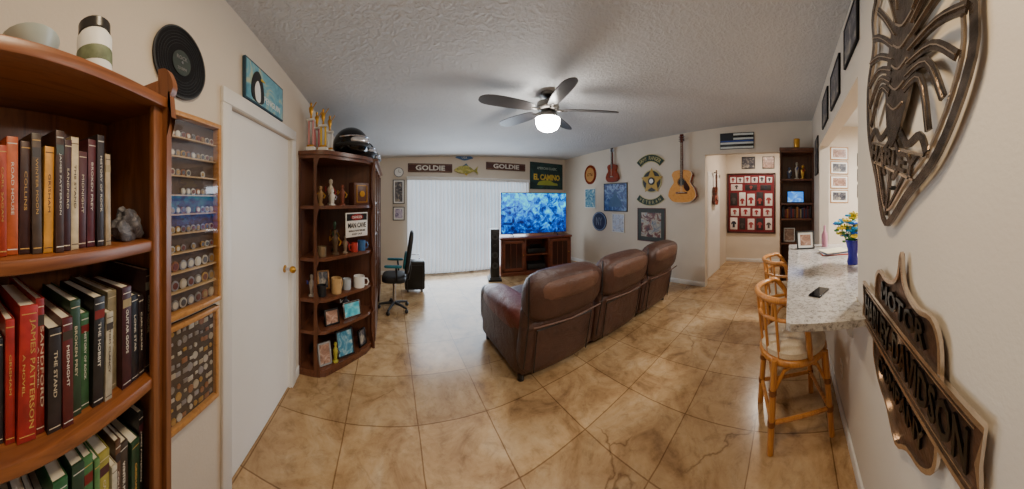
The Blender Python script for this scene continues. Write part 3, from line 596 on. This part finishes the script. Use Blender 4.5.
b=B('framed_jersey_display'); RW=P((116,22,32),.6)
w,h=1.22,1.5; b.bx(-w/2,w/2,0,h,0,.02,RW)
for x in(-w/2,w/2-.04): b.bx(x,x+.04,0,h,0,.04,P((60,20,20),.4),.005)
for z in(0,h-.04): b.bx(-w/2,w/2,z,z+.04,0,.04,P((60,20,20),.4),.005)
rnd=random.Random(2); rows=[(.09,.30,5),(.43,.22,4),(.69,.34,5),(1.07,.16,3),(1.26,.17,6)]
for z,hh,n in rows:
    st_=(w-.12)/n
    for c in range(n):
        fw=st_*rnd.uniform(.66,.86); fh=hh*rnd.uniform(.78,1.0); x=-w/2+.06+st_*(c+.5); b.bx(x-fw/2,x+fw/2,z,z+fh,.02,.03,P(rnd.choice([(226,214,210),(216,200,196),(40,34,36),(224,220,214)]),.6),.003)
        m=P(rnd.choice([(30,30,50),(140,30,40),(70,60,60),(150,60,60)]),.6); s=min(fw/.19,fh/.25); q=lambda a,c_:(x+a*s,z+c_*s)
        b.prism([q(-.03,.05),q(.03,.05),q(.03,.15),q(.06,.12),q(.07,.16),q(.03,.21),q(-.03,.21),q(-.07,.16),q(-.06,.12),q(-.03,.15)],.03,.034,m)
b.finish(onR(.98,.72,0,6.3))
frame('picture_frame',onR(1.05,2.33,0,6.3),.34,.3,BLACK,A4); frame('picture_frame',onR(.55,2.33,0,6.3),.3,.3,BLACK,A1)
guitar('ukulele',0,0,.72,.26,VIOL,ROSE,ROSE,uke=True,M=fr((1,0,0),(0,0,1),(0,-1,0),(5.1,1.587,1.45)))
b=B('corner_bookshelf'); x0,x1,y0,y1=3.98,XR-.004,YN+.005,.17
b.bx(x0,x1,y0,y0+.022,0,2.34,CABW); b.bx(x0,x1,y1-.022,y1,0,2.34,CABW); b.bx(x1-.01,x1,y0,y1,0,2.34,CABW)
SZ=[.1,.5,.88,1.26,1.5,1.88,2.32]
for z in SZ: b.bx(x0,x1,y0,y1,z-.025,z,CABH,.003)
b.bx(x0-.02,x1,y0,y1+.005,2.32,2.37,CABH,.006); b.bx(x0-.001,x0+.02,y0,y1,0,.08,CABW); b.finish()
frame('tablet_screen',stand(4.08,-.08,1.5,-90),.28,.2,BLACK,art('tablet_blue',[(.3,(20,60,170)),(.5,(60,140,230)),(.7,(180,220,250))],6,em=1.2))
bk=B('row_of_books'); rnd=random.Random(8); y=YN+.04
while y<.12: w=rnd.uniform(.02,.035); h=rnd.uniform(.14,.2); bk.bx(4.05,4.2,y,y+w-.002,1.261,1.261+h,P(rnd.choice(cols+[(190,40,30),(190,40,30)]),.5),.003); y+=w
bk.finish(); figur('figurine',4.12,-.2,1.88,.24,GOLD,RED,.08); figur('figurine',4.12,.02,1.88,.2,P((80,90,120),.5),WHITE,.08); figur('figurine',4.10,-.1,1.88,.28,P((190,180,160),.5),BLUE,.06); mug('trophy_cup',4.1,-.1,2.37,GOLD,.05,.16,0)
mug('coffee_mug',4.1,-.18,.88,WHITE,.045,.1,0); frame('photo_frame',stand(4.1,.02,.88,-90),.18,.22,WHITE,A1)
# ---------------------------------------------------------------- sofa
b=B('reclining_sofa'); SM=T(1.02,1.80,0)
b.box((1.265,.5,.235),(2.40,.84,.35),LEA,.04,3); b.box((1.265,.5,.04),(2.2,.7,.04),BLACK)
for s in (0,1):
    cx=.13 if s==0 else 2.40
    b.box((cx,.52,.28),(.25,.86,.48),LEA,.06,4); b.pillow((cx,.5,.50),(.31,.92,.24),LEAR,q=3.2); b.pillow((cx,.93,.36),(.25,.14,.42),LEA)
for i in range(3):
    x0=.0+i*.845; cx=x0+.42; RM=T(cx,.0,.07)@R(10.5,'X')
    b.pillow((0,.10,.24),(.83,.16,.54),LEA,M=RM); b.box((0,.12,.28),(.80,.14,.62),LEA,.05,3,M=RM)
    b.pillow((0,.09,.68),(.835,.25,.42),LEA,M=RM,q=3.6); b.pillow((0,.085,.76),(.74,.27,.22),LEA2,M=RM,q=3.2); b.pillow((0,.17,.55),(.7,.24,.3),LEA2,M=RM)
    b.tube([(-.40,.02,.10),(-.41,.0,.5),(-.41,.06,.88)],.006,BLACK,seg=5,M=RM); b.tube([(-.38,-.03,.49),(0,-.045,.475),(.38,-.03,.49)],.007,LEA2,seg=6,M=RM)
    b.tube([(-.30,.012,.03),(-.31,.012,.42),(.31,.012,.42),(.30,.012,.03)],.006,BLACK,seg=6,M=RM)
    ccx=[.58,1.265,1.95][i]
    b.pillow((ccx,.58,.44),(.68,.72,.2),LEA); b.pillow((ccx,.95,.26),(.66,.1,.34),LEA)
for x in(.06,2.46):
    for y in(.12,.85): b.cyl((x,y,.03),.03,.06,BLACK,seg=14)
b.finish(SM)
# ---------------------------------------------------------------- bar counter & stools
b=B('granite_bar_top'); b.prism([(1.13,.0),(1.15,.02),(3.13,.02),(3.15,0),(3.15,-.74),(1.40,-.74),(1.40,-.365),(1.13,-.365)],.965,1.0,GRAN); b.finish()
b=B('bar_corbel')
for x in (1.5,2.9): b.prism([(0,0),(.22,0),(.2,-.05),(.06,-.12),(.03,-.22),(0,-.24)],-.02,.02,TRIM,M=T(x,YN,.965)@fr((0,1,0),(0,0,1),(1,0,0),(0,0,0)))
b.finish()
SEATC=P((222,206,180),.8,var=.1,vs=30,bs=(90,.3))
def stool(x,y,a):
    b=B('rattan_bar_stool'); q=.17
    for sx in(-1,1):
        for sy in(-1,1):
            b.tube([(sx*q,sy*q,.55),(sx*(q+.01),sy*(q+.01),.4),(sx*(q+.035),sy*(q+.035),0.004)],.021,RAT,seg=10)
            b.tube([(sx*(q-.0),sy*(q),.36),(sx*(q-.06),sy*(q+.01),.48),(sx*.02,sy*(q+.01),.52)],.012,RAT,seg=8); b.tube([(sx*q,sy*q,.36),(sx*(q+.01),sy*(q-.06),.48),(sx*(q+.01),sy*.02,.52)],.012,RAT,seg=8)
            for z in(.18,.36): b.cyl((sx*(q+.025-(z-.18)*.06),sy*(q+.025-(z-.18)*.06),z),.025,.03,P((130,78,38),.5),seg=10)
    for z,e in((.18,.022),):
        e=q+e; c=[(-e,-e,z),(e,-e,z),(e,e,z),(-e,e,z)]
        for i in range(4): b.tube([c[i],c[(i+1)%4]],.014,RAT,seg=8)
    b.tube([(x_,y_,.53) for x_,y_ in circ(.215,28)],.024,RAT,closed=True,seg=10)
    b.lathe([(0,.54),(.20,.54),(.225,.56),(.228,.595),(.20,.625),(.1,.637),(0,.64)],SEATC,seg=32)
    arc=[(.235*math.cos(rad(k)),.235*math.sin(rad(k))+.02,.925) for k in range(0,181,15)]
    top=spl([(.215,-.05,.55),(.235,-.03,.7),(.245,.0,.83)]+[(p[0],p[1],p[2]) for p in arc[1:-1]]+[(-.245,.0,.83),(-.235,-.03,.7),(-.215,-.05,.55)],3)
    b.tube(top,.020,RAT,seg=10)
    b.tube([(.225*math.cos(rad(k)),.225*math.sin(rad(k))+.015,.80) for k in range(-2,183,15)],.013,RAT,seg=8)
    for k in(40,65,90,115,140): b.tube([(.215*math.cos(rad(k)),.215*math.sin(rad(k)),.55),(.235*math.cos(rad(k)),.235*math.sin(rad(k))+.02,.925)],.010,RAT,seg=8)
    b.finish(T(x,y,0)@R(a,'Z'))
stool(1.80,-.02,15); stool(2.72,.03,10)
b=B('flower_vase'); VG=P((40,34,150),.08,name='cobalt_glass'); b.lathe([(0,0),(.045,0),(.052,.02),(.04,.08),(.052,.15),(.068,.21),(.063,.21),(.045,.15),(.0,.1)],VG)
rnd=random.Random(5); LEAF=P((50,130,54),.5)
for k in range(40):
    a=rnd.uniform(0,6.28); r=rnd.uniform(.01,.14); z=rnd.uniform(.28,.45)-r*.4; x,y=r*math.cos(a),r*math.sin(a); b.tube([(0,0,.12),(x*.5,y*.5,.22),(x,y,z)],.003,LEAF,seg=5)
    m=[P((30,110,235),.5),P((255,215,30),.5),P((50,170,230),.5),P((250,220,60),.5)][k%4]
    for p in range(6): b.sph((x+.024*math.cos(p*1.047),y+.024*math.sin(p*1.047),z),.019,m,(1,1,.6),8)
    b.sph((x,y,z+.008),.012,YEL,seg=8)
    if k%3==0: b.sph((x*1.1,y*1.1,z-.06),.035,LEAF,(1,.5,.3),8)
b.finish(T(2.13,-.53,1.0005))
b=B('smartphone'); b.box((0,0,.005),(.075,.15,.009),GLOSSB,.004); b.bx(-.034,.034,-.07,.07,.0095,.0102,P((8,8,10),.05)); b.finish(T(1.50,-.17,1.0)@R(60,'Z'))
frame('photo_frame',stand(2.85,-.17,1.0,-80),.2,.2,BLK2,A1,mat=WHITE); b=B('magazine_stack')
for k in range(4): b.box((0,0,.004+.008*k),(.21,.28,.007),P([(200,60,50),(230,230,230),(60,90,140),(220,210,180)][k],.4),M=R(k*7,'Z'))
b.finish(T(2.6,-.45,1.0005))
b=B('bottle'); b.lathe([(0,0),(.035,0),(.036,.14),(.014,.19),(.013,.25),(0,.25)],P((200,140,160),.1)); b.finish(T(2.98,-.4,1.0005))
for k in range(4): frame('picture_frame',onR(-.92,1.50+k*.27,0,4.75),.34,.24,OAK,A1 if k%2 else A4,mat=WHITE)
for k in range(3): frame('picture_frame',onR(-1.4,1.6+k*.3,0,4.75),.26,.25,BLACK,A3,mat=WHITE)
for X,Z,h,w in((2.05,2.34,.30,.4),(2.65,2.34,.32,.4),(3.5,1.9,.5,.35),(1.5,2.42,.26,.34)): frame('picture_frame',onN(X,Z),w,h,BLACK,A4)
# ---------------------------------------------------------------- near wall metal signs
EDGE=P((206,190,172),.22,metal=.95,var=.2,vs=14)
b=B('metal_eagle_shield_sign')
sh=[(-.30,.20),(-.27,.36),(-.31,.5),(-.2,.62),(-.08,.6),(0,.68),(.08,.6),(.2,.62),(.31,.5),(.27,.36),(.30,.20),(.24,.0),(.12,-.15),(0,-.29),(-.12,-.15),(-.24,0)]
so=spl(sh,5,True); b.ribbon(so,.024,.02,.028,STEEL,closed=True); b.ribbon([(x*.9,y*.9+.02) for x,y in so],.008,.02,.03,EDGE,closed=True)
b.prism(spl([(-.05,.05),(-.09,.2),(-.08,.36),(-.05,.46),(.0,.52),(.06,.50),(.13,.44),(.10,.42),(.06,.41),(.06,.36),(.09,.2),(.05,.05),(0,-.02)],4,True),.026,.036,STEEL)
b.sph((.02,.47,.038),.012,BLACK)
for k in range(5): b.ribbon(spl([(-.05,.12+.06*k),(0,.10+.06*k),(.05,.12+.06*k)],3),.006,.034,.040,EDGE)
for s in(-1,1):
    for k in range(8):
        y0=.40-.035*k; L=.25-.004*k; ang=rad(68-16*k); x0=s*.05; x1=x0+s*L*max(.35,math.cos(ang))*.95; y1=y0+L*math.sin(ang)*.85+.02
        mx,my=x0+s*abs(x1-x0)*.55,max(y0,y1)*.45+y0*.55+.02
        pts=spl([(x0,y0),(mx,my),(x1,y1)],4); b.ribbon(pts,.024,.024+.001*k,.033+.0008*k,STEEL); b.ribbon(pts,.003,.03,.041,EDGE)
    b.ribbon(spl([(s*.04,.04),(s*.10,.0),(s*.16,.03),(s*.2,-.01)],4),.022,.026,.034,STEEL)
    b.ribbon(spl([(s*.02,.0),(s*.07,-.06),(s*.03,-.12)],4),.016,.026,.034,STEEL)
b.text('HARLEY',0,-.055,.34,.06,.026,STEEL,.01,bold=.035)
b.ribbon([(-.2,-.02),(.2,-.02)],.008,.02,.03,EDGE); b.ribbon([(-.15,-.095),(.15,-.095)],.008,.02,.03,EDGE); b.ribbon([(0,-.1),(0,-.26)],.014,.02,.03,STEEL); b.ribbon([(-.09,-.1),(-.02,-.22)],.01,.02,.03,STEEL); b.ribbon([(.09,-.1),(.02,-.22)],.01,.02,.03,STEEL)
for x,y in((-.2,.60),(.2,.60),(0,-.16)): b.cyl((x,y,.014),.008,.028,BLACK,seg=8)
b.finish(onN(.80,1.75)@R(-16,'Z')@Matrix.Diagonal((1.2,1.02,1,1)))
BRZ=P((112,88,74),.3,metal=.85,var=.45,vs=24,bs=(60,.25))
b=B('metal_bar_and_shield_sign')
b.ribbon([(-.40,-.085),(-.385,0),(-.40,.085),(.40,.085),(.385,0),(.40,-.085)],.014,.02,.032,EDGE,closed=True)
b.prism([(-.395,-.08),(-.38,0),(-.395,.08),(.395,.08),(.38,0),(.395,-.08)],.018,.024,BRZ)
b.text('HARLEY-DAVIDSON',0,0,.71,.10,.024,GLOSSB,.008,bold=.02); b.ribbon([(-.37,-.065),(.37,-.065)],.004,.024,.03,EDGE); b.ribbon([(-.37,.065),(.37,.065)],.004,.024,.03,EDGE)
up=spl([(-.24,.085),(-.23,.17),(-.19,.21),(-.12,.2),(-.05,.22),(-.015,.26),(0,.33),(.015,.26),(.05,.22),(.12,.2),(.19,.21),(.23,.17),(.24,.085)],3)
b.prism(up,.014,.02,BRZ); b.ribbon(up,.013,.018,.03,EDGE); b.text('MOTOR',0,.145,.33,.07,.02,GLOSSB,.01,bold=.02)
dn=spl([(-.24,-.085),(-.23,-.16),(-.17,-.22),(-.08,-.25),(0,-.31),(.08,-.25),(.17,-.22),(.23,-.16),(.24,-.085)],3)
b.prism(dn,.014,.02,BRZ); b.ribbon(dn,.013,.018,.03,EDGE); b.text('COMPANY',0,-.145,.36,.065,.02,GLOSSB,.01,bold=.02)
for x,y in((-.3,0),(.3,0),(0,.2)): b.cyl((x,y,.009),.008,.02,BLACK,seg=8)
b.finish(onN(.76,1.05)@R(-4,'Z'))
# ---------------------------------------------------------------- ceiling fan
fx,fy=1.51,2.12; fz=cz(fx,fy); b=B('ceiling_fan')
FB=P((60,57,56),.3,name='fan_blade'); NI=P((90,86,82),.3,metal=.7)
b.lathe([(0,0),(.075,0),(.07,-.03),(.04,-.05),(0,-.05)],NI,c=(0,0,fz)); b.cyl((0,0,fz-.07),.014,.06,NI)
b.lathe([(0,-.085),(.06,-.085),(.11,-.105),(.12,-.15),(.10,-.18),(.06,-.195),(0,-.195)],NI,c=(0,0,fz))
bz=fz-.18
for k in range(5):
    a=-38.5+72*k; M=T(0,0,bz)@R(a,'Z'); b.tube([(.08,0,0),(.15,0,-.005),(.2,0,0)],.012,NI,seg=8,M=M)
    b.prism(spl([(.18,-.045),(.3,-.070),(.5,-.08),(.66,-.07),(.72,-.034),(.73,.0),(.72,.034),(.66,.07),(.5,.08),(.3,.070),(.18,.045)],3,True),-.004,.004,FB,M=M@R(13,'X'))
b.lathe([(0,-.195),(.07,-.195),(.10,-.225),(.105,-.265),(.0,-.265)],NI,c=(0,0,fz))
def emat(name,col,s):
    m,nt,bs=base_mat(name); bs.inputs['Base Color'].default_value=(1,1,1,1); bs.inputs['Emission Color'].default_value=col; bs.inputs['Emission Strength'].default_value=s; return m
b.lathe([(0,-.395),(.055,-.39),(.10,-.365),(.122,-.32),(.125,-.266),(0,-.266)],emat('frosted_light_bowl',(1,.95,.88,1),78),c=(0,0,fz)); b.finish(T(fx,fy,0))
def flush(name,x,y,E,col,r=.16):  # added fill lamp with an invented ceiling fixture around it
    z=cz(x,y); b=B(name); b.lathe([(0,0),(r+.02,0),(r+.02,-.02),(r,-.03),(0,-.03)],WHITE,c=(0,0,z)); b.lathe([(0,-.06),(r*.6,-.055),(r*.95,-.035),(r*.97,-.028),(0,-.028)],emat('lamp_glass_'+name,col,3),c=(0,0,z)); b.finish(T(x,y,0))
    l=bpy.data.lights.new(name+'_lamp','AREA'); l.shape='DISK'; l.size=r*2; l.energy=E; l.color=col[:3]
    o=bpy.data.objects.new('lamp_'+name,l); bpy.context.collection.objects.link(o); o.location=(x,y,z-.075)
flush('flush_fill_light',.30,.40,18,(1,.78,.50,1)); flush('kitchen_fill_light',3.0,-1.7,150,(1,.97,.92,1),.25); flush('hall_fill_light',5.3,.6,30,(1,.86,.72,1))  # unseen fixtures added as fill for the near corner, kitchen and hall
l=bpy.data.lights.new('window_daylight','AREA'); l.shape='RECTANGLE'; l.size=2.5; l.size_y=1.8; l.energy=80; l.color=(.76,.88,1)
o=bpy.data.objects.new('window_daylight',l); bpy.context.collection.objects.link(o); o.location=(1.76,YB-.13,1.0)
o.rotation_euler=(rad(-90),0,0)
w=bpy.data.worlds.new('sky'); bpy.context.scene.world=w; w.use_nodes=True; w.node_tree.nodes['Background'].inputs[0].default_value=(.7,.82,1,1); w.node_tree.nodes['Background'].inputs[1].default_value=1.0
# ---------------------------------------------------------------- camera
c=bpy.data.cameras.new('camera'); o=bpy.data.objects.new('camera',c); bpy.context.collection.objects.link(o); bpy.context.scene.camera=o
o.location=(0,0,1.55); o.rotation_euler=(pi/2,0,-(512-390)/255); c.clip_start=.01
c.type='PANO'; c.panorama_type='CENTRAL_CYLINDRICAL'
c.central_cylindrical_range_u_min=-512/255; c.central_cylindrical_range_u_max=512/255
c.central_cylindrical_range_v_min=-289/255; c.central_cylindrical_range_v_max=200/255; c.central_cylindrical_radius=1.0
